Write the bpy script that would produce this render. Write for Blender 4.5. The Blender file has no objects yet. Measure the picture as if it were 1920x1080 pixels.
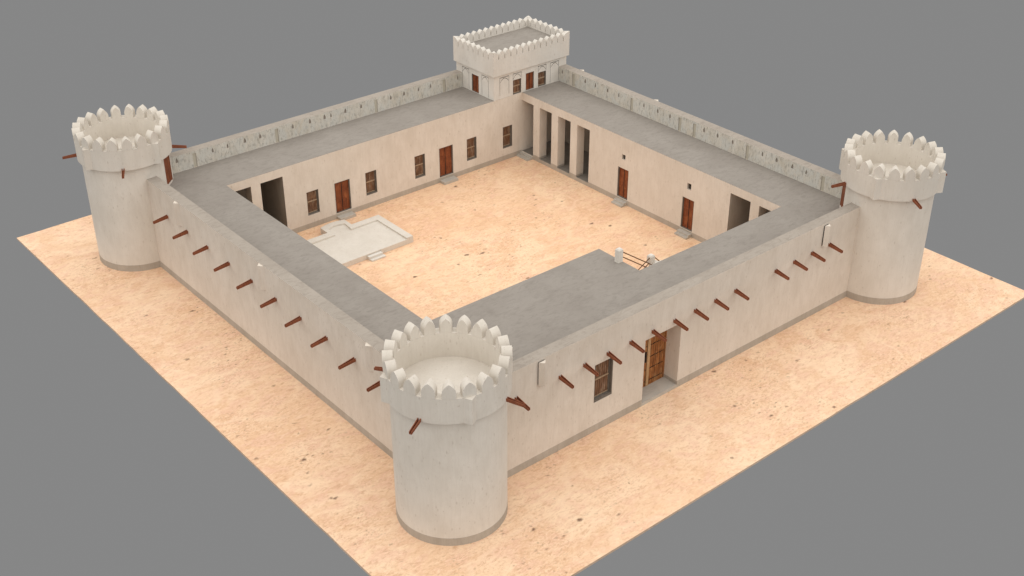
import bpy, bmesh, math, random
from mathutils import Vector, Matrix
random.seed(7)
sc = bpy.context.scene
COL = sc.collection
PI = math.pi
R = math.radians

# ------------------------------------------------------------------ measures
XL, YF, XR, YB = -2.778, -1.582, 26.889, 28.042      # outer faces of the fort walls
T = 0.632                                            # wall / parapet thickness
CX0, CX1, CY0, CY1 = 1.156, 23.005, 2.338, 24.107    # courtyard
BX, BY = 12.120, 5.252                               # roof block beside the gate
ZR, ZP = 4.5, 5.512                                  # roof level, parapet top
TX = 20.620                                          # left face of the square tower
YG = 0.05                                            # sand level inside the yard
CEIL = 3.96
PL = 0.392

# ------------------------------------------------------------------ materials
def nt(name):
    m = bpy.data.materials.new(name); m.use_nodes = True
    n = m.node_tree; n.nodes.clear()
    out = n.nodes.new('ShaderNodeOutputMaterial')
    b = n.nodes.new('ShaderNodeBsdfPrincipled')
    n.links.new(b.outputs[0], out.inputs[0])
    b.inputs['Roughness'].default_value = 0.92
    b.inputs['Specular IOR Level'].default_value = 0.15
    return m, n, b
class G:
    """small helper round a node tree"""
    def __init__(s, n): s.n = n
    def new(s, t, **k):
        d = s.n.nodes.new(t)
        for a, v in k.items(): setattr(d, a, v)
        return d
    def link(s, a, b): s.n.links.new(a, b)
    def pos(s, scale=(1, 1, 1), loc=(0, 0, 0), rot=(0, 0, 0)):
        g = s.new('ShaderNodeNewGeometry'); mp = s.new('ShaderNodeMapping')
        s.link(g.outputs['Position'], mp.inputs['Vector'])
        mp.inputs['Scale'].default_value = scale; mp.inputs['Location'].default_value = loc
        mp.inputs['Rotation'].default_value = rot
        return mp.outputs[0]
    def noise(s, vec, scale, detail=4, rough=0.55, dist=0.0):
        d = s.new('ShaderNodeTexNoise'); s.link(vec, d.inputs['Vector'])
        d.inputs['Scale'].default_value = scale; d.inputs['Detail'].default_value = detail
        d.inputs['Roughness'].default_value = rough; d.inputs['Distortion'].default_value = dist
        return d.outputs['Fac']
    def voro(s, vec, scale, rnd=1.0):
        d = s.new('ShaderNodeTexVoronoi'); s.link(vec, d.inputs['Vector'])
        d.inputs['Scale'].default_value = scale; d.inputs['Randomness'].default_value = rnd
        return d.outputs['Distance']
    def ramp(s, fac, a, b, lo=0.0, hi=1.0):
        d = s.new('ShaderNodeMapRange'); s.link(fac, d.inputs['Value'])
        d.inputs['From Min'].default_value = a; d.inputs['From Max'].default_value = b
        d.inputs['To Min'].default_value = lo; d.inputs['To Max'].default_value = hi
        return d.outputs[0]
    def mul(s, a, b):
        d = s.new('ShaderNodeMath', operation='MULTIPLY')
        for i, v in enumerate((a, b)):
            if isinstance(v, (int, float)): d.inputs[i].default_value = v
            else: s.link(v, d.inputs[i])
        return d.outputs[0]
    def mix(s, fac, a, b):
        d = s.new('ShaderNodeMix', data_type='RGBA')
        if isinstance(fac, (int, float)): d.inputs['Factor'].default_value = fac
        else: s.link(fac, d.inputs['Factor'])
        for k, v in (('A', a), ('B', b)):
            sock = [i for i in d.inputs if i.name == k and i.type == 'RGBA'][0]
            if isinstance(v, tuple): sock.default_value = (*v, 1)
            else: s.link(v, sock)
        return [o for o in d.outputs if o.type == 'RGBA'][0]
    def bump(s, h, bsdf, strength=0.2, dist=0.02):
        d = s.new('ShaderNodeBump'); s.link(h, d.inputs['Height'])
        d.inputs['Strength'].default_value = strength; d.inputs['Distance'].default_value = dist
        s.link(d.outputs[0], bsdf.inputs['Normal'])

def plaster(name, base, light, dark, speck=(0.33, 0.25, 0.18), stain=None, amount=1.0):
    m, n, b = nt(name); g = G(n)
    big = g.noise(g.pos(), 0.45, 5, 0.6)
    med = g.noise(g.pos((1, 1, .45)), 1.9, 5, 0.62, 0.4)
    strk = g.noise(g.pos((9, 9, .8)), 1.5, 4, 0.6)
    fine = g.noise(g.pos((1, 1, .5)), 14, 4, 0.65)
    c = g.mix(g.ramp(big, .36, .64), base, light)
    c = g.mix(g.ramp(med, .42, .72, 0, .55 * amount), c, dark)
    c = g.mix(g.ramp(strk, .5, .74, 0, .38 * amount), c, dark)
    c = g.mix(g.ramp(strk, .48, .3, 0, .25), c, light)
    c = g.mix(g.ramp(fine, .5, .75, 0, .3), c, dark)
    # short vertical pits
    vs = g.voro(g.pos((1, 1, .42)), 4.6)
    pit = g.mul(g.ramp(vs, .21, .05), g.ramp(g.noise(g.pos(loc=(3, 5, 1)), 1.3, 3), .46, .56))
    c = g.mix(g.mul(pit, .34), c, speck)
    vt = g.voro(g.pos((1, 1, .35), (7.3, 2.1, 4)), 9.0)
    pit2 = g.mul(g.ramp(vt, .2, .1), g.ramp(g.noise(g.pos(loc=(9, 2, 7)), 3.1, 3), .52, .62))
    c = g.mix(g.mul(pit2, .38), c, speck)
    if stain:                       # blotchy grey weathering
        bl = g.noise(g.pos((1, 1, .7), (1, 8, 3)), 1.3, 6, .7, .6)
        c = g.mix(g.ramp(bl, .42, .6, 0, .85), c, stain[0])
        dk = g.noise(g.pos((2.6, 2.6, 1.2), (4, 1, 0)), 2.2, 6, .75)
        c = g.mix(g.ramp(dk, .52, .64, 0, .65), c, stain[1])
        sc2 = g.noise(g.pos((3.5, 3.5, 1.1), (2, 7, 5)), 5.0, 5, .75)
        c = g.mix(g.ramp(sc2, .55, .66, 0, .5), c, stain[1])
    g.link(c, b.inputs['Base Color'])
    hb = g.noise(g.pos((1, 1, .6)), 9, 5, .7)
    g.bump(hb, b, .25, .012)
    return m

def concrete(name, base, light, dark):
    m, n, b = nt(name); g = G(n)
    big = g.noise(g.pos(rot=(0, 0, .6)), .5, 6, .62, .3)
    med = g.noise(g.pos((.8, 2.0, 1), rot=(0, 0, .9)), 2.6, 5, .65, .8)
    c = g.mix(g.ramp(big, .34, .66), base, light)
    c = g.mix(g.ramp(med, .48, .7, 0, .6), c, dark)
    sp = g.noise(g.pos((1.0, 2.4, 1), rot=(0, 0, .75)), 7, 4, .6, .5)
    c = g.mix(g.ramp(sp, .61, .7, 0, .55), c, dark)
    fi = g.noise(g.pos(), 30, 3, .6)
    c = g.mix(g.ramp(fi, .5, .8, 0, .35), c, light)
    g.link(c, b.inputs['Base Color']); g.bump(sp, b, .15, .01)
    return m

def sand(name, base, pale, pink, dark, pit, seed=0.0, dens=1.0):
    m, n, b = nt(name); g = G(n)
    dark2 = tuple(a * f for a, f in zip(base, (.90, .84, .80)))
    big = g.noise(g.pos(loc=(seed, 2, 0)), .16, 4, .55, .4)
    sw = g.noise(g.pos((1, 1.4, 1), (seed, 6, 0), (0, 0, .8)), .38, 5, .6, 1.2)
    med = g.noise(g.pos((1, 1.6, 1), (seed, 0, 3), (0, 0, .5)), .85, 5, .6, 1.0)
    c = g.mix(g.ramp(big, .40, .62, 0, .7), base, pale)
    c = g.mix(g.ramp(sw, .46, .64, 0, .75), c, dark2)
    c = g.mix(g.ramp(sw, .47, .32, 0, .35), c, pale)
    c = g.mix(g.ramp(med, .46, .64, 0, .75), c, pink)
    rough = g.ramp(g.noise(g.pos(loc=(seed + 5, 4, 9)), .24, 4, .6), .44, .60)      # stony patches
    rip = g.noise(g.pos((1, 2.2, 1), (0, seed, 0), (0, 0, .35)), 2.6, 6, .7, 1.2)
    c = g.mix(g.ramp(rip, .52, .66, 0, .65), c, dark)
    c = g.mix(g.ramp(rip, .46, .34, 0, .65), c, pale)
    fine = g.noise(g.pos((1, 1.7, 1), (seed, 3, 1), (0, 0, .5)), 6.5, 6, .75, .8)
    c = g.mix(g.mul(g.ramp(fine, .52, .64, 0, .75), g.ramp(rough, 0, 1, .3, 1)), c, dark)
    c = g.mix(g.mul(g.ramp(fine, .47, .38, 0, .6), g.ramp(rough, 0, 1, .2, 1)), c, pale)
    # long faint pale tracks
    tr = g.new('ShaderNodeTexVoronoi', feature='DISTANCE_TO_EDGE'); tr.inputs['Scale'].default_value = .13
    wv = g.new('ShaderNodeVectorMath', operation='ADD'); g.link(g.pos((1, 1.3, .01), (seed, 3, 0), (0, 0, .3)), wv.inputs[0])
    wn = g.new('ShaderNodeTexNoise'); wn.inputs['Scale'].default_value = .5; wn.inputs['Detail'].default_value = 5
    g.link(g.pos(), wn.inputs['Vector'])
    ws = g.new('ShaderNodeVectorMath', operation='SCALE'); ws.inputs['Scale'].default_value = 1.6
    g.link(wn.outputs['Color'], ws.inputs[0]); g.link(ws.outputs[0], wv.inputs[1]); g.link(wv.outputs[0], tr.inputs['Vector'])
    c = g.mix(g.mul(g.ramp(tr.outputs['Distance'], .022, .006), g.ramp(med, .40, .55, 0, .4)), c, pale)
    # scattered stones and holes in loose clusters
    wob = g.new('ShaderNodeVectorMath', operation='ADD')
    g.link(g.pos((1, 1.5, 1), (seed, 1, 0), (0, 0, .6)), wob.inputs[0])
    ns = g.new('ShaderNodeTexNoise'); ns.inputs['Scale'].default_value = 5
    g.link(g.pos(), ns.inputs['Vector'])
    sc_ = g.new('ShaderNodeVectorMath', operation='SCALE'); sc_.inputs['Scale'].default_value = .22
    g.link(ns.outputs['Color'], sc_.inputs[0]); g.link(sc_.outputs[0], wob.inputs[1])
    pick = g.noise(g.pos(loc=(seed, 9, 2)), 1.3, 2)
    s1 = g.mul(g.ramp(g.voro(wob.outputs[0], .85), .16, .07), g.ramp(pick, .53, .60))
    s2 = g.mul(g.ramp(g.voro(wob.outputs[0], 2.3), .25, .08), g.mul(rough, g.ramp(pick, .44, .56)))
    s3 = g.mul(g.ramp(g.voro(wob.outputs[0], 4.8), .32, .12), g.mul(rough, g.ramp(g.noise(g.pos(loc=(seed, 0, 7)), .9, 3), .46, .58)))
    c = g.mix(g.mul(s1, .85 * dens), c, pit)
    c = g.mix(g.mul(s2, .55 * dens), c, pit)
    c = g.mix(g.mul(s3, .28 * dens), c, pit)
    g.link(c, b.inputs['Base Color'])
    g.bump(fine, b, .35, .03)
    return m

def wood(name, base, dark, light, scale=(14, 14, 1.2), rough=.6, grey=None):
    m, n, b = nt(name); g = G(n)
    gr = g.noise(g.pos(scale), 1.6, 6, .65, .5)
    bl = g.noise(g.pos((1, 1, .7)), 2.6, 4, .6, .4)
    c = g.mix(g.ramp(gr, .4, .66), base, dark)
    c = g.mix(g.ramp(bl, .5, .7, 0, .6), c, light)
    if grey: c = g.mix(g.ramp(g.noise(g.pos((6, 6, 1.1), (3, 1, 2)), 1.5, 5, .7), .5, .64, 0, .8), c, grey)
    g.link(c, b.inputs['Base Color']); b.inputs['Roughness'].default_value = rough
    b.inputs['Specular IOR Level'].default_value = .3
    g.bump(gr, b, .3, .01)
    return m

M = {}
M['wall'] = plaster('warm_plaster', (.63, .56, .48), (.685, .615, .535), (.535, .46, .38), amount=.9)
M['inner'] = plaster('shaded_room_plaster', (.27, .225, .18), (.31, .265, .215), (.21, .17, .135))  # dimness of the unlit rooms is put into this darker colour
M['inner_lit'] = plaster('part_shaded_room_plaster', (.40, .34, .28), (.45, .385, .32), (.33, .275, .22))  # lighter copy, with less of the room shade painted in
M['white'] = plaster('white_plaster', (.65, .61, .55), (.71, .67, .61), (.565, .52, .46), amount=.85)
M['tower'] = plaster('tower_plaster', (.635, .585, .515), (.69, .64, .57), (.56, .505, .435), amount=.85)
M['stain'] = plaster('weathered_parapet_plaster', (.60, .545, .455), (.66, .62, .55), (.44, .40, .33),
                     stain=((.56, .55, .505), (.25, .23, .20)), amount=1.3)
M['niche'] = plaster('niche_plaster', (.47, .43, .345), (.51, .47, .385), (.38, .34, .27))
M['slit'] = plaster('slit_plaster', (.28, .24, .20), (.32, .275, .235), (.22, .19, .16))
M['plinth'] = plaster('grey_plinth_render', (.40, .35, .29), (.46, .405, .34), (.33, .285, .23))
M['roof'] = concrete('roof_screed', (.258, .231, .203), (.295, .267, .236), (.20, .177, .154))
M['coping'] = concrete('parapet_coping', (.325, .283, .24), (.37, .325, .278), (.24, .205, .172))
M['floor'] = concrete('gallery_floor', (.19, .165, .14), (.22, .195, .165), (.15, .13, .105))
M['step'] = concrete('step_stone', (.44, .40, .345), (.50, .46, .40), (.35, .31, .265))
M['sand'] = sand('desert_sand', (.79, .535, .345), (.87, .65, .455), (.765, .49, .345), (.56, .335, .205), (.13, .07, .045), 0, 1)
M['yard'] = sand('yard_sand', (.795, .525, .33), (.87, .64, .43), (.765, .475, .325), (.57, .335, .20), (.13, .07, .045), 31, 1)
M['edge'] = concrete('slab_edge', (.55, .40, .29), (.60, .45, .34), (.36, .26, .19))
M['door'] = wood('red_brown_door_wood', (.25, .068, .022), (.105, .026, .011), (.33, .105, .035))
M['spout'] = wood('spout_wood', (.25, .078, .034), (.16, .046, .022), (.30, .10, .048), rough=.7)
M['shutter'] = wood('weathered_shutter_wood', (.20, .095, .047), (.075, .035, .02), (.32, .175, .095), grey=(.30, .22, .155))
M['rail_wood'] = wood('pale_rail_wood', (.38, .265, .17), (.24, .155, .09), (.44, .325, .22))
M['frame'] = wood('grey_frame_wood', (.165, .14, .115), (.10, .085, .07), (.21, .18, .15), rough=.8)
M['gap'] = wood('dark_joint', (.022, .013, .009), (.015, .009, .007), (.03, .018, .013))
M['gate'] = wood('orange_gate_wood', (.37, .14, .04), (.12, .04, .013), (.50, .27, .12), scale=(9, 9, .8))
M['gate_pale'] = wood('pale_gate_wood', (.52, .33, .17), (.36, .20, .09), (.60, .41, .24), scale=(9, 9, .8))
M['iron'] = wood('stud_iron', (.02, .014, .012), (.012, .01, .01), (.03, .02, .016))
M['rail'] = wood('brown_rail_paint', (.17, .085, .04), (.12, .055, .025), (.2, .11, .055))
M['bars'] = wood('vent_grille', (.10, .085, .07), (.06, .05, .04), (.13, .11, .09))

# ------------------------------------------------------------------ object helpers
def link(o): COL.objects.link(o); return o
def empty(name, loc, label, cat, group=None, rz=0):
    o = bpy.data.objects.new(name, None); link(o); o.empty_display_size = .3
    o.location = loc; o.rotation_euler = (0, 0, rz)
    o['label'] = label; o['category'] = cat
    if group: o['group'] = group
    return o
def world_loc(o):
    v = Vector(o.location)
    while o.parent: o = o.parent; v = v + Vector(o.location)
    return v
def mesh_obj(name, bm, mat, parent=None, local=False):
    """bm in world coordinates unless local; the parent empties are never rotated while building"""
    me = bpy.data.meshes.new(name)
    if parent and not local: bmesh.ops.translate(bm, verts=bm.verts, vec=-world_loc(parent))
    bmesh.ops.recalc_face_normals(bm, faces=bm.faces)
    bm.to_mesh(me); bm.free()
    for mm in (mat if isinstance(mat, (list, tuple)) else [mat]): me.materials.append(mm)
    o = bpy.data.objects.new(name, me); link(o)
    if parent: o.parent = parent
    return o
def structure(name, bm, mat):
    o = mesh_obj(name, bm, mat); o['kind'] = 'structure'; return o

def csg(adds, subs=(), paint=None):
    """closed mesh of a union of axis aligned boxes minus boxes (x0,x1,y0,y1,z0,z1)"""
    ax = []
    for i in range(3):
        s = sorted({round(b[2 * i + k], 5) for b in list(adds) + list(subs) for k in (0, 1)})
        ax.append(s)
    n = [len(a) - 1 for a in ax]
    mid = [[(a[i] + a[i + 1]) / 2 for i in range(len(a) - 1)] for a in ax]
    def inside(b, p): return all(b[2 * i] < p[i] < b[2 * i + 1] for i in range(3))
    S = set()
    for i in range(n[0]):
        for j in range(n[1]):
            for k in range(n[2]):
                p = (mid[0][i], mid[1][j], mid[2][k])
                if any(inside(b, p) for b in adds) and not any(inside(b, p) for b in subs): S.add((i, j, k))
    bm = bmesh.new(); V = {}
    def v(i, j, k):
        if (i, j, k) not in V: V[(i, j, k)] = bm.verts.new((ax[0][i], ax[1][j], ax[2][k]))
        return V[(i, j, k)]
    for (i, j, k) in S:
        for d, q in (((-1, 0, 0), [(0, 0, 0), (0, 0, 1), (0, 1, 1), (0, 1, 0)]), ((1, 0, 0), [(1, 0, 0), (1, 1, 0), (1, 1, 1), (1, 0, 1)]),
                     ((0, -1, 0), [(0, 0, 0), (1, 0, 0), (1, 0, 1), (0, 0, 1)]), ((0, 1, 0), [(0, 1, 0), (0, 1, 1), (1, 1, 1), (1, 1, 0)]),
                     ((0, 0, -1), [(0, 0, 0), (0, 1, 0), (1, 1, 0), (1, 0, 0)]), ((0, 0, 1), [(0, 0, 1), (1, 0, 1), (1, 1, 1), (0, 1, 1)])):
            if (i + d[0], j + d[1], k + d[2]) in S: continue
            f = bm.faces.new([v(i + a, j + b_, k + c) for a, b_, c in q])
            if paint:
                ce = f.calc_center_median(); f.material_index = paint(ce, Vector(d))
    bmesh.ops.dissolve_limit(bm, angle_limit=.01, verts=bm.verts, edges=bm.edges, delimit={'MATERIAL'})
    return bm
def box(x0, x1, y0, y1, z0, z1): return csg([(x0, x1, y0, y1, z0, z1)])
def boxes(bl):
    bm = bmesh.new()
    for b in bl:
        x0, x1, y0, y1, z0, z1 = b
        vs = [bm.verts.new((x, y, z)) for x in (x0, x1) for y in (y0, y1) for z in (z0, z1)]
        for f in ((0, 1, 3, 2), (4, 6, 7, 5), (0, 4, 5, 1), (2, 3, 7, 6), (0, 2, 6, 4), (1, 5, 7, 3)):
            bm.faces.new([vs[i] for i in f])
    return bm
def each(name, bl, mat, parent):
    """one object per box"""
    return [mesh_obj(name, boxes([b]), mat, parent) for b in bl]
def prism(poly, z0, z1):
    bm = bmesh.new()
    a = [bm.verts.new((x, y, z0)) for x, y in poly]; b = [bm.verts.new((x, y, z1)) for x, y in poly]
    n = len(poly); bm.faces.new(a[::-1]); bm.faces.new(b)
    for i in range(n): bm.faces.new((a[i], a[(i + 1) % n], b[(i + 1) % n], b[i]))
    return bm
def extrude_profile(prof, P, U, W, D):
    """2D profile (u,w) at point P, axes U,W, extruded by vector D"""
    bm = bmesh.new()
    a = [bm.verts.new(P + U * u + W * w) for u, w in prof]; b = [bm.verts.new(P + U * u + W * w + D) for u, w in prof]
    n = len(prof); bm.faces.new(a[::-1]); bm.faces.new(b)
    for i in range(n): bm.faces.new((a[i], a[(i + 1) % n], b[(i + 1) % n], b[i]))
    return bm
def merge(bms):
    out = bmesh.new()
    for b in bms:
        me = bpy.data.meshes.new('tmp'); b.to_mesh(me); b.free(); out.from_mesh(me); bpy.data.meshes.remove(me)
    return out
def boolean(bm, cutters, mats=None):
    """bm minus cutters (exact), returns a new bmesh; cut faces get material slot 1"""
    me = bpy.data.meshes.new('a'); bm.to_mesh(me); bm.free()
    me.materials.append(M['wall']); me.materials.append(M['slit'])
    o = bpy.data.objects.new('a', me); link(o)
    cb = merge(cutters)
    for f in cb.faces: f.material_index = 1
    bmesh.ops.recalc_face_normals(cb, faces=cb.faces)
    m2 = bpy.data.meshes.new('b'); cb.to_mesh(m2); cb.free(); m2.materials.append(M['wall']); m2.materials.append(M['slit'])
    c = bpy.data.objects.new('b', m2); link(c)
    md = o.modifiers.new('x', 'BOOLEAN'); md.operation = 'DIFFERENCE'; md.object = c; md.solver = 'EXACT'; md.use_self = True
    md.material_mode = 'INDEX'
    dg = bpy.context.evaluated_depsgraph_get(); dg.update()
    ev = o.evaluated_get(dg); res = bmesh.new(); tm = ev.to_mesh(); res.from_mesh(tm); ev.to_mesh_clear()
    bpy.data.objects.remove(o); bpy.data.objects.remove(c); bpy.data.meshes.remove(me); bpy.data.meshes.remove(m2)
    return res

# local frames for things set into walls.  (origin on wall face, U = along wall seen from outside left->right, N = outwards)
class Face:
    def __init__(s, axis, val, n):        # axis of the normal, plane value, sign of the normal
        s.axis, s.val, s.n = axis, val, n
    def b(s, u0, u1, d0, d1, z0, z1):     # d: depth into the wall (positive = inward)
        a, c = s.val - s.n * d0, s.val - s.n * d1
        a, c = min(a, c), max(a, c)
        return (a, c, u0, u1, z0, z1) if s.axis == 'x' else (u0, u1, a, c, z0, z1)
    def p(s, u, d, z):
        return Vector((s.val - s.n * d, u, z)) if s.axis == 'x' else Vector((u, s.val - s.n * d, z))

F_FRONT = Face('y', YF, -1); F_LEFT = Face('x', XL, -1)
F_BACK = Face('y', CY1, -1); F_RIGHT = Face('x', CX1, -1)
F_TL = Face('x', TX, -1)

def add_window(F, u0, u1, z0, z1, parent, depth=.17, fr=.07, sill=.09, label=None, rows=7):
    """shuttered window set into its opening: window > frame, shutter, rail"""
    w = mesh_obj('window', boxes([F.b(u0 + .002, u1 - .002, depth + .03, depth + .07, z0 + .002, z1 - .002)]), M['gap'], parent)
    if label: w['label'] = label
    fb = csg([F.b(u0 + .002, u1 - .002, .02, depth + .03, z0 + .002, z1 - .002)],
             [F.b(u0 + fr * .45, u1 - fr * .45, 0, depth - .03, z0 + sill * .7, z1 - .02),
              F.b(u0 + fr, u1 - fr, 0, depth + .05, z0 + sill, z1 - fr * .6)])
    mesh_obj('frame', fb, M['frame'], w)
    a0, a1, b0, b1 = u0 + fr, u1 - fr, z0 + sill, z1 - fr * .6
    mid = (b0 + b1) / 2 + .02
    pl = []
    st = (a1 - a0) / rows
    for (c0, c1) in ((b0 + .05, mid - .03), (mid + .05, b1 - .01)):
        for i in range(rows):
            x0 = a0 + i * st + .012; x1 = a0 + (i + 1) * st - .012
            pl.append(F.b(x0, x1, depth - .005, depth + .035, c0, c1 - .06))
            pl.append(F.b(x0 + .012, x1 - .012, depth, depth + .035, c1 - .06, c1))
    pl.append(F.b(a0 + .001, a1 - .001, depth + .020, depth + .030, b0 + .001, b1 - .001))
    mesh_obj('shutter', csg(pl), M['shutter'], w)
    rl = [F.b(a0 + .004, a1 - .004, depth - .035, depth + .018, mid - .03, mid + .045),
          F.b(a0 + .004, a1 - .004, depth - .025, depth + .018, b0 + .003, b0 + .045)]
    each('rail', rl, M['rail_wood'], w)
    return w

def add_door(F, u0, u1, z0, z1, parent, depth=.12, label=None):
    """red brown panelled double door: door > frame, leaf, leaf"""
    d = mesh_obj('door', boxes([F.b(u0 + .002, u1 - .002, depth + .05, depth + .08, z0 + .002, z1 - .002)]), M['gap'], parent)
    if label: d['label'] = label
    f = .05
    mesh_obj('frame', csg([F.b(u0 + .002, u1 - .002, .025, depth + .05, z0 + .002, z1 - .002)],
                          [F.b(u0 + f, u1 - f, 0, depth + .2, z0 + .03, z1 - f * .6)]), M['frame'], d)
    a0, a1, b0, b1 = u0 + f, u1 - f, z0 + .03, z1 - f * .6
    mid = (a0 + a1) / 2; H = b1 - b0
    for (l0, l1) in ((a0 + .003, mid - .03), (mid + .03, a1 - .003)):
        sub = []
        for (q0, q1) in ((.05, .30), (.35, .62), (.67, .94)):
            sub.append(F.b(l0 + .06, l1 - .06, 0, depth + .018, b0 + q0 * H, b0 + q1 * H))
        rais = [F.b(l0, l1, depth + .018, depth + .045, b0, b1)]
        def cut(bx_):
            return bx_
        for (q0, q1) in ((.05, .30), (.35, .62), (.67, .94)):
            rais.append(F.b(l0 + .095, l1 - .095, depth + .008, depth + .03, b0 + q0 * H + .04, b0 + q1 * H - .04))
        stl = [F.b(l0, l0 + .05, depth - .004, depth + .02, b0, b1), F.b(l1 - .05, l1, depth - .004, depth + .02, b0, b1)]
        for q in (.0, .30, .62, .94): stl.append(F.b(l0 + .05, l1 - .05, depth - .004, depth + .02, b0 + q * H, b0 + (q + .055) * H))
        mesh_obj('leaf', csg(rais + stl), M['door'], d)
    mesh_obj('centre_stile', boxes([F.b(mid - .014, mid + .014, depth - .014, depth + .03, b0, b1)]), M['iron'], d)
    return d

def spout_mesh(P, D, L=.86, drop=.10, w0=.17, w1=.12, h0=.17, h1=.12, back=.12):
    """open wooden gutter of U section: P = root on wall (underside centre), D = outward direction"""
    D = Vector(D).normalized(); S = Vector((-D.y, D.x, 0)); Z = Vector((0, 0, 1))
    t = .032; bm = bmesh.new()
    def sect(P, w, h):
        pr = [(-w / 2, 0), (w / 2, 0), (w / 2, h), (w / 2 - t, h), (w / 2 - t, t), (-w / 2 + t, t), (-w / 2 + t, h), (-w / 2, h)]
        return [bm.verts.new(P + S * a + Z * b) for a, b in pr]
    A = sect(P - D * back, w0, h0); B = sect(P + D * L - Z * drop, w1, h1)
    for i in range(8): bm.faces.new((A[i], A[(i + 1) % 8], B[(i + 1) % 8], B[i]))
    for X in (A, B):
        bm.faces.new((X[0], X[1], X[4], X[5])); bm.faces.new((X[1], X[2], X[3], X[4])); bm.faces.new((X[0], X[5], X[6], X[7]))
    return bm
def add_spout(P, D, parent, **k):
    return mesh_obj('water_spout', spout_mesh(Vector(P), D, **k), M['spout'], parent)

def wall_nose(F, u, z0, z1, parent, gap=0.0, half=.205, out=.20):
    """triangular buttress-like machicolation on a wall face"""
    pts = [F.p(u - half, -gap, 0), F.p(u + half, -gap, 0), F.p(u, -gap - out, 0)]
    bm = bmesh.new()
    top = [bm.verts.new((p.x, p.y, z1)) for p in pts]
    lo = [bm.verts.new((p.x, p.y, z0)) for p in pts]
    bm.faces.new(top); bm.faces.new(lo[::-1])
    for i in range(3): bm.faces.new((lo[i], lo[(i + 1) % 3], top[(i + 1) % 3], top[i]))
    o = mesh_obj('machicolation', bm, M['wall'], parent)
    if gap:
        mesh_obj('gap_shade', boxes([F.b(u - half + .03, u + half - .03, -gap - .004, .05, z0 + .03, z1 - .02)]), M['gap'], o)  # dark filler painting the shade in the slot behind the prism
    return o

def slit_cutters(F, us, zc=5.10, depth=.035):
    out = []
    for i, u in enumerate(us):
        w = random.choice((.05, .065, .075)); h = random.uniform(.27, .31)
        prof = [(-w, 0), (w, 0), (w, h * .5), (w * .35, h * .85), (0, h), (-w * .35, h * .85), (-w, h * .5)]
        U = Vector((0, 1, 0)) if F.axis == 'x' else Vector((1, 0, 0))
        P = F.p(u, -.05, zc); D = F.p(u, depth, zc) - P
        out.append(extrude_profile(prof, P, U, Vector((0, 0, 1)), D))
    return out

# ------------------------------------------------------------------ setting
GX0, GX1, GY0, GY1 = -7.765, 32.618, -7.895, 34.403
def ground_mesh():
    # a slab of sand with a slightly ragged lip
    bm = bmesh.new(); pts = []
    def run(a, b, n):
        a, b = Vector(a), Vector(b); d = (b - a).normalized(); nn = Vector((d.y, -d.x))
        for i in range(n):
            q = a + (b - a) * (i / n)
            j = 0 if i == 0 else random.choice((0, 0, 0, 0, 0, -.022))
            pts.append(q + nn * j)
    run((GX0, GY0), (GX1, GY0), 46); run((GX1, GY0), (GX1, GY1), 30); run((GX1, GY1), (GX0, GY1), 30); run((GX0, GY1), (GX0, GY0), 46)
    a = [bm.verts.new((p.x, p.y, -.12)) for p in pts]; b = [bm.verts.new((p.x, p.y, 0)) for p in pts]
    bm.faces.new(a[::-1]); bm.faces.new(b)
    n = len(pts)
    for i in range(n):
        f = bm.faces.new((a[i], a[(i + 1) % n], b[(i + 1) % n], b[i])); f.material_index = 1
    return bm
structure('ground', ground_mesh(), [M['sand'], M['edge']])
structure('courtyard_ground', box(CX0 - .3, CX1 + .3, CY0 - .3, CY1 + .3, .004, YG), M['yard'])

# ------------------------------------------------------------------ left wing
left = empty('fort_wing', (XL, 13, 0), 'front left wing with a windowless outside wall and a long row of water spouts', 'fort wing', 'wings around the courtyard')
def top_paint(z):                       # slot 1 on upward faces at or above z
    return lambda c, d: 1 if d.z > .5 and c.z > z else 0
mesh_obj('outer_wall', csg([(XL, XL + T, YF, YB, 0, ZP)], paint=top_paint(ZP - .01)), [M['wall'], M['coping']], left)
mesh_obj('plinth', box(XL - .006, XL - .0005, YF + 1.8, YB - 1.8, .002, PL), M['plinth'], left)
mesh_obj('inner_wall', box(CX0 - .63, CX0, CY0 + .001, CY1 - .001, 0, ZR - .01), M['wall'], left)
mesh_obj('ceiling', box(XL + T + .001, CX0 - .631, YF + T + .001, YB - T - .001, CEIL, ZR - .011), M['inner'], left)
mesh_obj('roof', box(XL + T + .001, CX0, YF + T + .001, YB - T - .001, ZR - .0098, ZR), M['roof'], left)
for y in (23.574, 21.294, 19.05, 16.80, 14.503, 12.206, 9.948, 7.685, 5.382, 3.15):
    add_spout((XL, y, 3.99), (-1, 0, 0), left)
for y in (22.12, 13.33, 4.13):
    wall_nose(F_LEFT, y, 4.15, 5.485, left, half=.225)

# ------------------------------------------------------------------ front wing (gate side)
front = empty('fort_wing', (12, YF, 0), 'front right wing with the studded orange gate and one large shuttered outside window', 'fort wing', 'wings around the courtyard')
GATE = (8.655, 11.075); GD = .90
WIN = (5.45, 6.60, 1.66, 3.74)
outer = csg([(XL + T, XR, YF, YF + T, 0, ZP), (8.2, 11.55, YF + T, YF + T + .75, 0, 4.3)],
            [(GATE[0], GATE[1], YF - 1, YF + GD + .3, -.5, 3.74), (WIN[0], WIN[1], YF - 1, YF + .34, WIN[2], WIN[3])], paint=top_paint(ZP - .01))
mesh_obj('outer_wall', outer, [M['wall'], M['coping']], front)
each('plinth', [(XL + 1.8, GATE[0] - .001, YF - .006, YF - .0005, .002, PL), (GATE[1] + .001, XR - 1.8, YF - .006, YF - .0005, .002, PL),
                          (GATE[1] - .006, GATE[1] - .0005, YF + .001, YF + GD, .182, .36), (GATE[0] + .0005, GATE[0] + .006, YF + .001, YF + GD, .182, .36)], M['plinth'], front)
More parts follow.
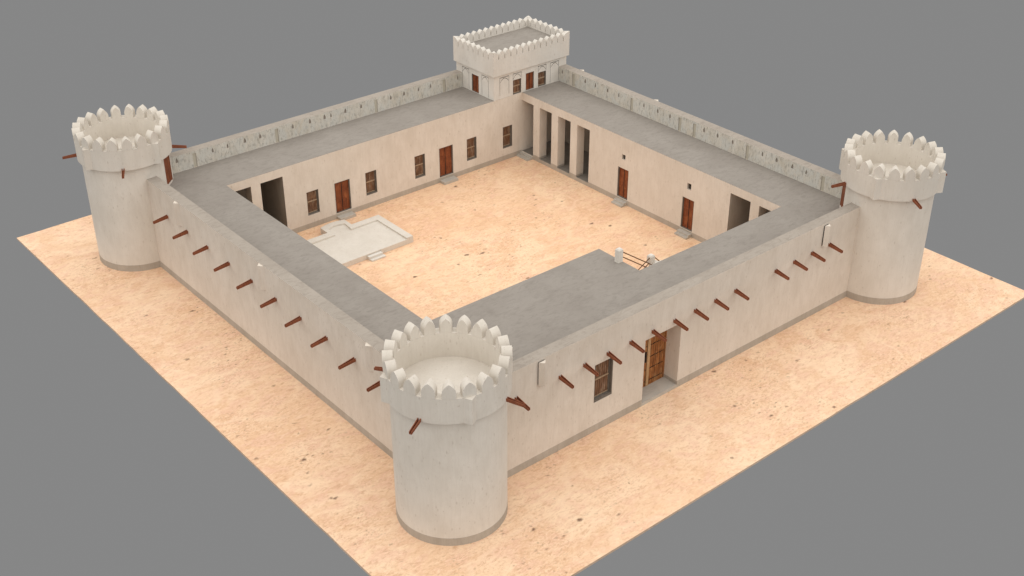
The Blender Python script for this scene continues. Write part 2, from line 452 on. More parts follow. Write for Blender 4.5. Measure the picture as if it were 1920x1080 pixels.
mesh_obj('threshold', box(GATE[0] + .001, GATE[1] - .001, YF - .004, YF + GD + .3, .001, .18), M['step'], front)
add_window(F_FRONT, *WIN, front, depth=.2, fr=.10, sill=.16, label='large weathered shuttered window beside the gate', rows=7)
g0, g1, gz0, gz1 = GATE[0], GATE[1], .18, 3.74
gate = mesh_obj('gate', boxes([F_FRONT.b(g0 + .001, g1 - .001, GD + .06, GD + .1, gz0 + .001, gz1 - .001)]), M['gap'], front)
gate['label'] = 'tall orange wooden double gate with rows of dark studs'
mid = 9.865
def leaf(x0, x1, n):
    st = (x1 - x0) / n
    return [F_FRONT.b(x0 + i * st + .007, x0 + (i + 1) * st - .007, GD + random.uniform(0, .012), GD + .058, gz0 + .02, gz1 - .02) for i in range(n)] + [F_FRONT.b(x0 + .007, x0 + n * st - .007, GD + .045, GD + .0585, gz0 + .02, gz1 - .02)]
leafL = mesh_obj('leaf', csg(leaf(g0 + .1, mid - .09, 6)), M['gate'], gate)
leafR = mesh_obj('leaf', csg(leaf(mid + .09, g1 - .1, 7)), M['gate'], gate)
mesh_obj('centre_stile', boxes([F_FRONT.b(mid - .085, mid + .085, GD - .05, GD + .055, gz0 + .02, gz1 - .02)]), M['gate_pale'], gate)
mesh_obj('frame', csg([F_FRONT.b(g0 + .001, g1 - .001, GD - .02, GD + .06, gz0 + .001, gz1 - .001)], [F_FRONT.b(g0 + .09, g1 - .09, GD - .5, GD + .5, gz0 + .05, gz1 - .07)]), M['gate'], gate)
def stud(x, z, r=.028):
    P = F_FRONT.p(x, GD, z); bm = bmesh.new()
    bmesh.ops.create_icosphere(bm, subdivisions=1, radius=r, matrix=Matrix.Translation(P)); return bm
stud_me = None
for z in (.46, 1.15, 1.82, 2.50):
    for (lf, a, b, n) in ((leafR, mid + .14, g1 - .17, 11), (leafL, g0 + .17, mid - .14, 8)):
        for i in range(n):
            P = F_FRONT.p(a + (b - a) * i / (n - 1), GD, z)
            if stud_me is None:
                bm = bmesh.new(); bmesh.ops.create_icosphere(bm, subdivisions=1, radius=.033)
                stud_me = bpy.data.meshes.new('stud'); bm.to_mesh(stud_me); bm.free(); stud_me.materials.append(M['iron'])
            o = link(bpy.data.objects.new('stud', stud_me)); o.parent = lf; o.location = P - world_loc(lf)
each('latch', [F_FRONT.b(mid - .30, mid - .16, GD - .03, GD + .01, 1.95, 2.05), F_FRONT.b(mid - .20, mid - .14, GD - .05, GD + .01, 1.62, 2.2), F_FRONT.b(mid - .34, mid - .28, GD - .05, GD + .01, 1.62, 1.78)], M['iron'], gate)
mesh_obj('inner_wall', csg([(CX0, BX - .63, BY - .63, BY, 0, ZR - .01), (BX - .63, BX, CY0 + .001, BY, 0, ZR - .01), (BX, CX1, CY0 - .63, CY0, 0, ZR - .01)]), M['wall'], front)
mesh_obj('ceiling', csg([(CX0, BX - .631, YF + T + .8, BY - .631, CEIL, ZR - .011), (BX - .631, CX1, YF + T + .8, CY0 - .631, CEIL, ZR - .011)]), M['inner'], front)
mesh_obj('roof', csg([(CX0, CX1, YF + T + .001, CY0, ZR - .0098, ZR), (CX0, BX, YF + T + .001, BY, ZR - .0098, ZR)]), M['roof'], front)
for x in (.80, 3.318, 4.783, 6.223, 7.66, 9.10, 10.55, 11.96, 13.39, 14.843, 17.875, 19.33, 20.75, 22.188):
    add_spout((x, YF, 4.02), (0, -1, 0), front)
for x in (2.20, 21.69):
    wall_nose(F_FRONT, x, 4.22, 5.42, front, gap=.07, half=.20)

# ------------------------------------------------------------------ back wing
back = empty('fort_wing', (11, YB, 0), 'back left wing behind the stone platform, with two red doors and five shuttered windows', 'fort wing', 'wings around the courtyard')
W_B = [(6.195, 7.02), (10.395, 11.22), (14.125, 14.94), (18.305, 19.12), (21.345, 22.162)]
D_B = [(8.155, 9.262), (16.06, 17.172)]
holes = [(a, b, CY1 - 1, CY1 + .30, .90, 2.44) for a, b in W_B] + [(a, b, CY1 - 1, CY1 + .26, .40, 2.43) for a, b in D_B]
holes += [(1.25, 2.64, CY1 - 1, CY1 + 2, .36, CEIL), (3.262, 4.73, CY1 - 1, CY1 + 2, .36, CEIL)]
mesh_obj('courtyard_wall', csg([(CX0, CX1, CY1, CY1 + .63, 0, ZR - .01)], holes), M['wall'], back)
bseg = [(CX0, 8.155), (9.262, 16.06), (17.172, CX1)]
each('plinth', [(CX0 + .001, 1.249, CY1 - .006, CY1 - .0005, YG + .001, PL - .01), (2.641, 3.261, CY1 - .006, CY1 - .0005, YG + .001, PL - .01), (4.731, CX1 - .01, CY1 - .006, CY1 - .0005, YG + .001, PL - .01)], M['plinth'], back)
each('partition', [(4.727, 4.95, CY1 + .003, YB - T - .001, .001, CEIL - .001), (CX0 + .001, 4.73, YB - T - .2, YB - T - .001, .001, CEIL - .001)], M['inner'], back)  # first one overlaps the jamb to carry the painted room shade onto it
each('pier_shade', [(2.637, 3.265, CY1 + .003, CY1 + .635, .361, CEIL + .001)], M['inner'], back)  # thin dark sheet round the pier, added as painted shade
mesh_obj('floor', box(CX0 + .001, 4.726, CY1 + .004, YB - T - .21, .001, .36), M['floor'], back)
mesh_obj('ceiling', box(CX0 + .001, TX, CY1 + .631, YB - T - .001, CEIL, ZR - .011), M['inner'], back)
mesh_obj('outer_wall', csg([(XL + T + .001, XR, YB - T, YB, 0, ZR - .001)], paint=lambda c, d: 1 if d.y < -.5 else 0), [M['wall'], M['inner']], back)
roofb = mesh_obj('roof', box(CX0 + .0005, TX, CY1, YB - T - .001, ZR - .0098, ZR), M['roof'], back)
F_PB = Face('y', YB - T, -1)
pw_ = .11
strips = [(1.0, 4.53), (6.44, 4.53), (13.66, 4.53), (19.08, 4.53)]
par = csg([(XL + T + .001, TX, YB - T, YB, ZR, ZP)], [F_PB.b(u - pw_, u + pw_, -1, .035, 4.3, 5.375) for u, _ in strips],
          paint=lambda c, d: 1 if d.z > .5 and c.z > ZP - .01 else (2 if abs(c.y - (YB - T + .035)) < .002 else (3 if c.y > YB - T + .001 and c.y < YB - T + .035 else 0)))
def parapet(bm, cutters, parent):
    me_in = boolean(bm, cutters)
    return mesh_obj('parapet', me_in, [M['stain'], M['coping'], M['niche'], M['slit'], M['slit']], parent)
# keep the paint slots through the boolean by using INDEX 3 for cut faces
def boolean_keep(bm, cutters):
    me = bpy.data.meshes.new('a'); bm.to_mesh(me); bm.free()
    cb = merge(cutters)
    for f in cb.faces: f.material_index = 3
    bmesh.ops.recalc_face_normals(cb, faces=cb.faces)
    m2 = bpy.data.meshes.new('b'); cb.to_mesh(m2); cb.free()
    for m_ in (me, m2):
        for k in ('stain', 'coping', 'niche', 'slit'): m_.materials.append(M[k])
    o = link(bpy.data.objects.new('a', me)); c = link(bpy.data.objects.new('b', m2))
    md = o.modifiers.new('x', 'BOOLEAN'); md.operation = 'DIFFERENCE'; md.object = c; md.solver = 'EXACT'; md.material_mode = 'INDEX'
    dg = bpy.context.evaluated_depsgraph_get(); dg.update()
    ev = o.evaluated_get(dg); res = bmesh.new(); tm = ev.to_mesh(); res.from_mesh(tm); ev.to_mesh_clear()
    bpy.data.objects.remove(o); bpy.data.objects.remove(c); bpy.data.meshes.remove(me); bpy.data.meshes.remove(m2)
    return res
SB = [-.116, 2.168, 3.14, 4.288, 5.315, 7.575, 8.783, 9.839, 10.301, 11.359, 12.534, 14.801, 15.844, 16.991, 17.979, 20.223]
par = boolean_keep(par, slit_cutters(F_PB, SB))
PM = [M['stain'], M['coping'], M['niche'], M['slit']]
mesh_obj('parapet', par, PM, back)
for a, b in W_B: add_window(F_BACK, a, b, .90, 2.44, back)
for a, b in D_B: add_door(F_BACK, a, b, .40, 2.43, back)

# ------------------------------------------------------------------ right wing
right = empty('fort_wing', (XR, 12, 0), 'back right wing with the tall pillared gallery, two red doors under small square vents', 'fort wing', 'wings around the courtyard')
OP = [(22.951, CY1), (21.150, 22.330), (19.330, 20.530), (17.545, 18.705)]
D_R = [(13.994, 14.922), (8.54, 9.468)]
V_R = [(14.322, 14.618, 3.02, 3.352), (8.86, 9.175, 3.01, 3.412)]
holes = [(CX1 - 1, CX1 + 2, a, b, .30, 3.95) for a, b in OP]
holes += [(CX1 - 1, CX1 + .26, a, b, .40, 2.42) for a, b in D_R] + [(CX1 - 1, CX1 + .2, *v) for v in V_R]
holes += [(CX1 - 1, CX1 + 2, 4.43, 5.906, .36, 3.975), (CX1 - 1, CX1 + 2, 2.45, 3.808, .36, 3.975)]
mesh_obj('courtyard_wall', csg([(CX1, CX1 + .632, CY0, CY1 - .0005, 0, ZR - .01)], holes), M['wall'], right)
F_R = F_RIGHT
pp = [(CX1 - .006, CX1 - .0005, 5.907, 17.544, YG + .001, PL - .012), (CX1 - .006, CX1 - .0005, 3.809, 4.429, YG + .001, PL - .012)]
each('plinth', pp, M['plinth'], right)
for i, (a, b) in enumerate([(22.331, 22.950), (20.531, 21.149), (18.706, 19.329)]):
    mesh_obj('pillar_plinth', csg([(CX1 - .008, CX1 + .64, a - .008, b + .008, .302, .43), (CX1 - .008, CX1 - .0004, a - .008, b + .008, YG + .001, .302)]), M['plinth'], right)
each('gallery_sill', [(CX1 - .006, CX1 - .0005, a + .009, b - .009, YG + .001, .298) for a, b in ((21.150, 22.330), (19.330, 20.530), (17.545, 18.705))], M['plinth'], right)
each('floor', [(CX1 + .004, XR - T - .001, 17.20, CY1 - .001, .001, .301), (CX1 + .004, XR - T - .001, CY0 - .5, 5.902, .001, .361)], M['floor'], right)
each('partition', [(CX1 + .633, XR - T - .001, 16.95, 17.19, .001, CEIL - .001), (CX1 + .003, XR - T - .001, 5.903, 6.15, .001, CEIL + .010), (CX1 + .003, CX1 + .636, 3.805, 4.433, .362, 3.97)], M['inner_lit'], right)  # last box sheathes a pier, painting room shade on its jambs
mesh_obj('gallery_end_wall', box(CX1 + .001, XR - T - .001, CY1 + .001, CY1 + .3, .001, ZR - .012), M['wall'], right)
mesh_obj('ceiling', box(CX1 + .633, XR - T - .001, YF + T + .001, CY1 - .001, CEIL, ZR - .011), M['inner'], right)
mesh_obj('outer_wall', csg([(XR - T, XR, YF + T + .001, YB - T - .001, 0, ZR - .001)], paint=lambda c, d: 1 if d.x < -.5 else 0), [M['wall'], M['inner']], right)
mesh_obj('roof', box(CX1 + .0005, XR - T - .001, YF + T + .001, CY1, ZR - .0098, ZR), M['roof'], right)
F_PR = Face('x', XR - T, -1)
stripr = [22.65, 17.18, 13.01, 11.80, 7.61, 2.15]
par = csg([(XR - T, XR, YF + T + .001, CY1, ZR, ZP)], [F_PR.b(u - pw_, u + pw_, -1, .035, 4.3, 5.37) for u in stripr],
          paint=lambda c, d: 1 if d.z > .5 and c.z > ZP - .01 else (2 if abs(c.x - (XR - T + .035)) < .002 else (3 if c.x > XR - T + .001 and c.x < XR - T + .035 else 0)))
SR = [23.776, 21.524, 20.554, 19.401, 18.366, 16.112, 14.901, 13.85, 11.023, 9.943, 8.762, 6.491, 5.447, 4.31, 3.327]
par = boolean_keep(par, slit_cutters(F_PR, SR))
mesh_obj('parapet', par, PM, right)
for a, b in D_R: add_door(F_RIGHT, a, b, .40, 2.42, right)
for (a, b, z0, z1) in V_R:
    v = mesh_obj('vent', boxes([F_RIGHT.b(a + .001, b - .001, .15, .18, z0 + .001, z1 - .001)]), M['gap'], right)
    mesh_obj('grille', csg([F_RIGHT.b(a + (b - a) * k / 4 - .012, a + (b - a) * k / 4 + .012, .10, .14, z0 + .001, z1 - .001) for k in (1, 2, 3)] + [F_RIGHT.b(a + .001, b - .001, .085, .105, (z0 + z1) / 2 - .015, (z0 + z1) / 2 + .015)]), M['bars'], v)
F_OR = Face('x', XR, 1)
for y in (22.55, 15.70):
    wall_nose(F_OR, y, 4.2, 5.52, right, half=.21)

# ------------------------------------------------------------------ door steps in the courtyard
def doorstep(bl, label, loc):
    o = empty('doorstep', loc, label, 'doorstep', 'stone steps at the courtyard doors')
    for b in bl: mesh_obj('step', boxes([b]), M['step'], o)
z0 = YG + .001
doorstep([(8.16, 9.25, 23.64, CY1 - .008, z0, .22)], 'single grey stone step at the red door right behind the raised platform', (8.7, 23.87, YG))
doorstep([(16.06, 17.17, 23.60, CY1 - .008, z0, .22)], 'single grey stone step at the farther red door of the back left wing', (16.6, 23.87, YG))
doorstep([(22.71, CX1 - .008, 14.0, 14.9, z0, .28), (22.52, 22.709, 14.0, 14.9, z0, .16)], 'two low steps at the right wing door nearest the pillared gallery', (22.8, 14.4, YG))
doorstep([(22.71, CX1 - .008, 8.53, 9.47, z0, .28), (22.52, 22.709, 8.53, 9.47, z0, .16)], 'two low steps at the right wing door nearest the hand rail posts', (22.8, 9.0, YG))
doorstep([(22.76, CX1 - .009, 22.96, CY1 - .008, z0, .24), (22.50, 22.759, 22.96, CY1 - .008, z0, .145)], 'low pale steps tucked in the far corner at the end of the pillared gallery', (22.8, 23.5, YG))

# ------------------------------------------------------------------ raised stone platform
plat = empty('stone_platform', (7, 20.5, YG), 'raised pale stone platform with low kerb wall and a rounded prayer niche in the courtyard', 'platform')
zt, zf = .46, .36
x0, x1, y0, y1 = 3.4, 9.99, 18.73, 22.27
n0, n1, ny = 6.33, 8.03, 23.04
def arc_pts(cx, hw, ybase, ytop, n=9):     # shallow bow from left to right
    return [(cx - hw + 2 * hw * i / n, ybase + (ytop - ybase) * math.sin(PI * i / n)) for i in range(n + 1)]
def poly_platform(ins):
    k = ins
    pts = [(x0 + k, y0 + k * 0), (x1 - k, y0), (x1 - k, y1 - k * 1.1), (n1 - k * .8, y1 - k * 1.1)]
    bow = arc_pts((n0 + n1) / 2 + (.03 if k > .1 else 0), (n1 - n0) / 2 - k * .62, ny + .03 - k, ny + .20 - k)
    pts += bow[::-1]
    pts += [(n0 + k * .45, y1 - k * 1.1), (x0 + k, y1 - k * 1.1)]
    return pts
mesh_obj('deck', prism([(a, b) for a, b in poly_platform(.02)], YG + .001, zf), M['tower'], plat)
# kerb: strip between outer and inner outline on the three far sides
def kerb():
    A = poly_platform(0); B = poly_platform(.44)
    B[0] = (x0 + .44, y0); B[1] = (x1 - .44, y0)
    bm = bmesh.new(); n = len(A)
    idx = list(range(1, n)) + [0]
    rows = []
    for i in idx:
        a, b = A[i], B[i]
        rows.append([bm.verts.new((a[0], a[1], YG + .002)), bm.verts.new((a[0], a[1], zt)), bm.verts.new((b[0], b[1], zt)), bm.verts.new((b[0], b[1], YG + .002))])
    for p, q in zip(rows, rows[1:]):
        for k in range(4): bm.faces.new((p[k], q[k], q[(k + 1) % 4], p[(k + 1) % 4]))
    bm.faces.new(rows[0]); bm.faces.new(rows[-1][::-1])
    return bm
mesh_obj('kerb', kerb(), M['tower'], plat)
each('front_wall', [(x0, 6.70, y0 - .02, y0 + .15, YG + .002, zf + .004), (7.66, x1 - .001, y0 - .02, y0 + .15, YG + .002, zf + .004)], M['tower'], plat)
mesh_obj('step', boxes([(6.705, 7.655, 18.48, y0 - .021, YG + .002, .27)]), M['white'], plat)
mesh_obj('step', boxes([(6.74, 7.70, 18.26, 18.479, YG + .002, .145)]), M['white'], plat)

# ------------------------------------------------------------------ yard staircase with posts and rails
stair = empty('staircase', (14, 3.5, YG), 'steep masonry stair climbing to the roof, with white capped posts and brown rails', 'staircase')
bl = []
n = 7
for i in range(n):
    bl.append((BX + .003 + i * .24, BX + .003 + (i + 1) * .24 - .0005, CY0 + .01, 3.5, YG + .002, ZR - .23 * (i + 1)))
each('tread', bl, M['white'], stair)
mesh_obj('landing', box(13.81, 16.1, CY0 + .01, 3.5, YG + .002, 2.66), M['white'], stair)
mesh_obj('landing', csg([(14.86, 15.7, 3.501, 4.19, YG + .002, 3.0), (15.0, 15.5, 4.19, 4.40, YG + .002, 3.0)]), M['white'], stair)
def post(x, y, zb, zt_, s=.29):
    bm = prism([(x, y), (x + s, y), (x + s, y + s), (x, y + s)], zb, zt_)
    c = .05; bm2 = bmesh.new()
    lo = [bm2.verts.new((a, b, zt_ + .0005)) for a, b in ((x, y), (x + s, y), (x + s, y + s), (x, y + s))]
    hi = [bm2.verts.new((a, b, zt_ + .07)) for a, b in ((x + c, y + c), (x + s - c, y + c), (x + s - c, y + s - c), (x + c, y + s - c))]
    bm2.faces.new(hi); bm2.faces.new(lo[::-1])
    for i in range(4): bm2.faces.new((lo[i], lo[(i + 1) % 4], hi[(i + 1) % 4], hi[i]))
    o = mesh_obj('post', bm, M['white'], stair); mesh_obj('post_cap', bm2, M['white'], o)
post(11.80, 3.49, ZR + .0005, 5.19)
post(14.90, 4.18, 3.0005, 3.43, .30)
def rod(a, b, r=.028):
    a, b = Vector(a), Vector(b); d = b - a
    bm = bmesh.new()
    bmesh.ops.create_cone(bm, cap_ends=True, segments=8, radius1=r, radius2=r, depth=d.length,
                          matrix=Matrix.Translation((a + b) / 2) @ d.to_track_quat('Z', 'Y').to_matrix().to_4x4())
    return bm
for dz in (0, -.28):
    mesh_obj('hand_rail', rod((12.08, 3.63, 5.05 + dz), (14.9, 3.63, 5.05 + dz - 2.82 * .70)), M['rail'], stair)
mesh_obj('hand_rail', rod((14.92, 4.3, 3.36), (13.2, 4.3, 3.36 - 1.72 * .53)), M['rail'], stair)
mesh_obj('hand_rail', rod((14.92, 4.3, 3.06), (13.2, 4.3, 3.06 - 1.72 * .53)), M['rail'], stair)
mesh_obj('hand_rail', rod((15.2, 4.33, 3.36), (16.4, 4.33, 3.36 - 1.2 * .93)), M['rail'], stair)

# ------------------------------------------------------------------ round towers
def ring_outline(R0, nose_angles, Rn=2.80, half=5.8, n=240):
    pts = []
    for i in range(n):
        a = 360 * i / n; r = R0
        for na in nose_angles:
            d = abs((a - na + 180) % 360 - 180)
            if d < half:
                # straight sided V
                r = max(r, R0 + (Rn - R0) * (1 - d / half))
        pts.append((r * math.cos(R(a)), r * math.sin(R(a))))
    return pts
def annulus(outer, rin, z0, z1):
    bm = bmesh.new(); n = len(outer)
    O0 = [bm.verts.new((x, y, z0)) for x, y in outer]; O1 = [bm.verts.new((x, y, z1)) for x, y in outer]
    inn = [(rin * math.cos(2 * PI * i / n), rin * math.sin(2 * PI * i / n)) for i in range(n)]
    I0 = [bm.verts.new((x, y, z0)) for x, y in inn]; I1 = [bm.verts.new((x, y, z1)) for x, y in inn]
    for i in range(n):
        j = (i + 1) % n
        bm.faces.new((O0[i], O0[j], O1[j], O1[i])); bm.faces.new((I0[j], I0[i], I1[i], I1[j]))
        bm.faces.new((O1[i], O1[j], I1[j], I1[i])); bm.faces.new((O0[j], O0[i], I0[i], I0[j]))
    return bm
def cyl(r, z0, z1, n=96): return prism([(r * math.cos(2 * PI * i / n), r * math.sin(2 * PI * i / n)) for i in range(n)], z0, z1)
def merlon_mesh():
    ro, ri = 2.565, 2.145; H = .665; h = .278
    side = []; K = 7; k = 2.1; sp = .36
    # pointed arch: arc of radius 1+k centred at -k, scaled to the height left above the springing
    tmax = math.acos(k / (1 + k)); top = (1 + k) * math.sin(tmax)
    for i in range(K + 1):
        t = tmax * i / K
        side.append(((1 + k) * math.cos(t) - k, sp + (1 - sp) * (1 + k) * math.sin(t) / top))
    side[-1] = (0, 1)
    prof = [(1, 0)] + side + [(-a, b) for a, b in side[-2::-1]] + [(-1, 0)]
    bm = bmesh.new()
    A = [bm.verts.new((ro, a * h, 7.5105 + b * H)) for a, b in prof]
    B = [bm.verts.new((ri, a * h * .86, 7.5105 + b * H)) for a, b in prof]
    n = len(prof); bm.faces.new(A); bm.faces.new(B[::-1])
    for i in range(n): bm.faces.new((A[i], A[(i + 1) % n], B[(i + 1) % n], B[i]))
    bmesh.ops.recalc_face_normals(bm, faces=bm.faces)
    be = [e for e in bm.edges if len(e.link_faces) == 2 and e.calc_face_angle() > .9]
    bmesh.ops.bevel(bm, geom=be, offset=.006, segments=1, affect='EDGES')
    me = bpy.data.meshes.new('merlon'); bm.to_mesh(me); bm.free(); me.materials.append(M['tower'])
    return me
MERLON = merlon_mesh()
def smooth_side(o, ang=25):
    me = o.data
    for p in me.polygons: p.use_smooth = True
    me.set_sharp_from_angle(angle=R(ang))
def round_tower(cx, cy, mirrored, door_deg, label):
    t = empty('round_tower', (cx, cy, 0), label, 'tower', 'round corner towers')
    noses = (-162, -72, 18, 108) if mirrored else (-108, -18, 72, 162)
    spouts = (153, -117, -27, 63) if mirrored else (-153, -63, 117, 27)
    rot = Matrix.Rotation(R(door_deg), 4, 'Z')
    b = cyl(2.376, .001, 6.33, 128)
    cut = boxes([(2.255, 3.2, -.47, .47, 4.52, 6.22)]); cut.transform(rot)
    b = boolean(b, [cut])
    body = mesh_obj('body', b, [M['tower'], M['tower']], t, local=True); smooth_side(body, 20)
    o = mesh_obj('plinth', annulus([(2.382 * math.cos(2 * PI * i / 128), 2.382 * math.sin(2 * PI * i / 128)) for i in range(128)], 2.3765, .002, PL), M['plinth'], t, local=True); smooth_side(o)
    o = mesh_obj('parapet_ring', annulus(ring_outline(2.565, noses), 2.145, 6.3305, 7.51), M['tower'], t, local=True); smooth_side(o, 6)
    mesh_obj('deck', cyl(2.144, 6.331, 6.345, 72), M['tower'], t, local=True)
    for k in range(20):
        m = bpy.data.objects.new('merlon', MERLON); link(m); m.parent = t; m.rotation_euler = (0, 0, R(18 * k))
    for a in spouts:
        D = Vector((math.cos(R(a)), math.sin(R(a)), 0))
        bm = spout_mesh(D * 2.55 + Vector((0, 0, 6.345)), D, L=.80, drop=.09, w0=.15, h0=.15, w1=.12, h1=.12, back=.0)
        mesh_obj('water_spout', bm, M['spout'], t, local=True)
    # roof level door
    F = Face('x', 2.36, 1)
    before = set(bpy.data.objects)
    bm = boxes([(2.257, 2.27, -.465, .465, 4.525, 6.215)])
    bm.transform(rot)
    d = mesh_obj('door', bm, M['door'], t, local=True)
    bm = boxes([(2.2705, 2.30, -.425 + i * .29, -.425 + i * .29 + .27, 4.56, 6.17) for i in range(3)]); bm.transform(rot)
    mesh_obj('door_planks', bm, M['door'], d, local=True)
    bm = boxes([(2.2705, 2.315, -.468, -.432, 4.521, 6.219), (2.2705, 2.315, .432, .468, 4.521, 6.219)]); bm.transform(rot)
    mesh_obj('frame', bm, M['door'], d, local=True)
    return t
round_tower(XL, YF, False, 45, 'round tower nearest the viewer, standing between the gate side and the blank spouted wall')
round_tower(XL, YB, True, -45, 'round tower at the left corner, at the far end of the blank spouted wall')
round_tower(XR, YF, True, 135, 'round tower at the right corner, at the far end of the gate wall')

# ------------------------------------------------------------------ square tower
sq = empty('square_tower', (23.75, 26.07, ZR), 'square rooftop tower at the far corner with a crown of close pointed merlons', 'tower')
SX1, SY1 = XR + .004, YB + .004
W_T = [(22.218, 22.928), (24.386, 25.092)]; D_T = (23.318, 24.030)
D_L = (25.692, 26.425)
subs = [(a, b, CY1 - 1, CY1 + .2, 4.51, 5.51) for a, b in W_T] + [(D_T[0], D_T[1], CY1 - 1, CY1 + .2, 4.52, 5.715), (TX - 1, TX + .2, D_L[0], D_L[1], 4.51, 5.72)]
body = csg([(TX, SX1, CY1, SY1, ZR + .0005, 6.16)], subs)
def groove(F, u0, u1, zb, ztop, spring, apex, w=.018, dep=.05):
    """sunk lines of a blind pointed arch inside a rectangular border"""
    out = [boxes([F.b(u0 - w, u1 + w, -.1, dep, ztop - w, ztop + w)]),
           boxes([F.b(u0 - w, u0 + w * .3, -.1, dep * .5, zb, ztop - w)]), boxes([F.b(u1 - w * .3, u1 + w, -.1, dep * .5, zb, ztop - w)])]
    c = (u0 + u1) / 2; hw = (u1 - u0) / 2
    pts = []
    n = 5
    for i in range(n + 1):
        t = i / n; pts.append((c - hw * .95 + hw * .95 * t, spring + (apex - spring) * (math.sin(t * PI / 2) ** .9)))
    pts += [(2 * c - a, b) for a, b in pts[-2::-1]]
    U = Vector((0, 1, 0)) if F.axis == 'x' else Vector((1, 0, 0)); Z = Vector((0, 0, 1))
    top = [(a, b + w) for a, b in pts]; bot = [(a, b - w) for a, b in pts][::-1]
    P = F.p(0, -.1, 0); D = F.p(0, dep, 0) - P
    out.append(extrude_profile(top + bot, P, U, Z, D))
    return out
cut = []
for F, u0, u1, zb in ((F_BACK, 21.11, 21.87, 4.7), (F_BACK, 25.475, 26.20, 4.56), (F_TL, 24.685, 25.355, 4.56), (F_TL, 26.725, 27.40, 4.56)):
    cut += groove(F, u0, u1, zb, 5.93, 5.60, 5.86)
for a, b in W_T: cut += groove(F_BACK, a + .01, b - .01, 5.55, 5.945, 5.60, 5.87)
body = boolean(body, cut)
mesh_obj('body', body, [M['white'], M['frame']], sq)
for a, b in W_T: add_window(F_BACK, a, b, 4.515, 5.505, sq, depth=.12, fr=.05, sill=.05, rows=5)
add_door(F_BACK, D_T[0], D_T[1], 4.525, 5.71, sq, depth=.07)
add_door(F_TL, D_L[0], D_L[1], 4.515, 5.715, sq, depth=.07)
o_ = .13; th = .30
ox0, ox1, oy0, oy1 = TX - o_, XR + o_, CY1 - o_, YB + o_
mesh_obj('parapet', csg([(ox0, ox1, oy0, oy1, 6.1605, 7.25)], [(ox0 + th, ox1 - th, oy0 + th, oy1 - th, 6.9, 8)]), M['white'], sq)
mesh_obj('roof', box(ox0 + th + .001, ox1 - th - .001, oy0 + th + .001, oy1 - th - .001, 6.901, 7.19), M['roof'], sq)
def arch_prof(w, H, k=1.5, n=8):
    """right half of a merlon from the centre line outwards"""
    s = .44
    tm = math.acos(k / (1 + k)); top = (1 + k) * math.sin(tm)
    pts = [(w, 0)]
    for i in range(n + 1):
        t = tm * i / n
        pts.append((w * max(0, (1 + k) * math.cos(t) - k), H * (s + (1 - s) * (1 + k) * math.sin(t) / top)))
    pts[-1] = (0, H)
    return pts
def sq_merlon(P, U, inward, w, half=False):
    H = .575
    pr = arch_prof(w, H)
    if half: prof = [(0, 0)] + pr
    else: prof = pr + [(-a, b) for a, b in pr[-2::-1]]
    return extrude_profile(prof, P, U, Vector((0, 0, 1)), inward * (th - .001))
g_ = .032
def side(P0, U, inward, L, c0, c1, n):
    pitch = (L - c0 - c1) / n
    for i in range(n):
        c = c0 + pitch * (i + .5)
        mesh_obj('merlon', sq_merlon(P0 + U * c, U, inward, pitch / 2 - g_), M['white'], sq)
X, Y = Vector((1, 0, 0)), Vector((0, 1, 0)); zb = 7.2505
LX, LY = ox1 - ox0, oy1 - oy0
side(Vector((ox0, oy0 + .0005, zb)), X, Y, LX, .44, .55, 11)
side(Vector((ox0, oy1 - .0005, zb)), X, -Y, LX, .44, .55, 11)
side(Vector((ox0 + .0005, oy0, zb)), Y, X, LY, .53, .53, 6)
side(Vector((ox1 - .0005, oy0, zb)), Y, -X, LY, .53, .53, 6)
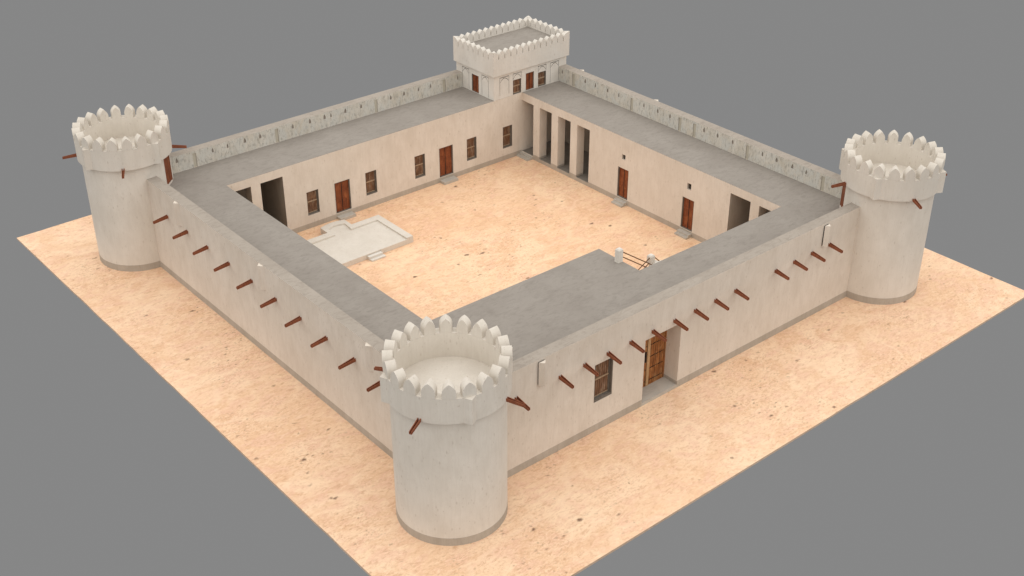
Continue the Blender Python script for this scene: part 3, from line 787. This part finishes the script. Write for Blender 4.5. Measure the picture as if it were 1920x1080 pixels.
# corner merlons: two half arches that rise to the corner, mitred
for (cx, cy, dx, dy, wx) in ((ox0, oy0, 1, 1, .44), (ox1, oy0, -1, 1, .55), (ox0, oy1, 1, -1, .44), (ox1, oy1, -1, -1, .55)):
    bms = []
    for (U, In, w) in ((X * dx, Y * dy, wx - g_), (Y * dy, X * dx, .53 - g_)):
        pr = arch_prof(w, .575, k=.25); bm = bmesh.new()
        A = [bm.verts.new(Vector((cx, cy, zb)) + U * a + Vector((0, 0, b))) for a, b in [(0, 0)] + pr]
        B = [bm.verts.new(Vector((cx, cy, zb)) + U * max(a, th) + In * th + Vector((0, 0, b))) for a, b in [(0, 0)] + pr]
        # inner outline is clipped at the mitre
        n_ = len(A); bm.faces.new(A); bm.faces.new(B[::-1])
        for i in range(n_): bm.faces.new((A[i], A[(i + 1) % n_], B[(i + 1) % n_], B[i]))
        bms.append(bm)
    mesh_obj('merlon', merge(bms), M['white'], sq)

# ------------------------------------------------------------------ camera, light, world
cam = bpy.data.cameras.new('camera'); co = bpy.data.objects.new('camera', cam); link(co)
co.location = (-27.2909, -34.7805, 35.2509)
yaw, pit = .87254, -.53364
fw = Vector((math.cos(pit) * math.cos(yaw), math.cos(pit) * math.sin(yaw), math.sin(pit)))
co.rotation_euler = fw.to_track_quat('-Z', 'Y').to_euler()
cam.sensor_width = 36; cam.lens = 2339.85 / 1920 * 36; cam.clip_end = 500; cam.clip_start = .5
sc.camera = co

w = bpy.data.worlds.new('World'); sc.world = w; w.use_nodes = True
bg = w.node_tree.nodes['Background']; bg.inputs[0].default_value = (.240, .240, .240, 1); bg.inputs[1].default_value = 1
def sun(name, energy, angle, elev, azim, col):
    l = bpy.data.lights.new(name, 'SUN'); l.energy = energy; l.angle = R(angle); l.color = col
    o = bpy.data.objects.new(name, l); link(o)
    d = Vector((math.cos(R(elev)) * math.cos(R(azim)), math.cos(R(elev)) * math.sin(R(azim)), math.sin(R(elev))))
    o.rotation_euler = d.to_track_quat('Z', 'Y').to_euler(); o.location = d * 60
sun('soft_lamp', 3.72, 150, 84, -125, (1, .975, .94))
sc.view_settings.view_transform = 'Standard'; sc.view_settings.look = 'None'
sc.view_settings.exposure = 0; sc.view_settings.gamma = 1
sc.render.engine = 'CYCLES'
sc.cycles.max_bounces = 6; sc.cycles.diffuse_bounces = 4
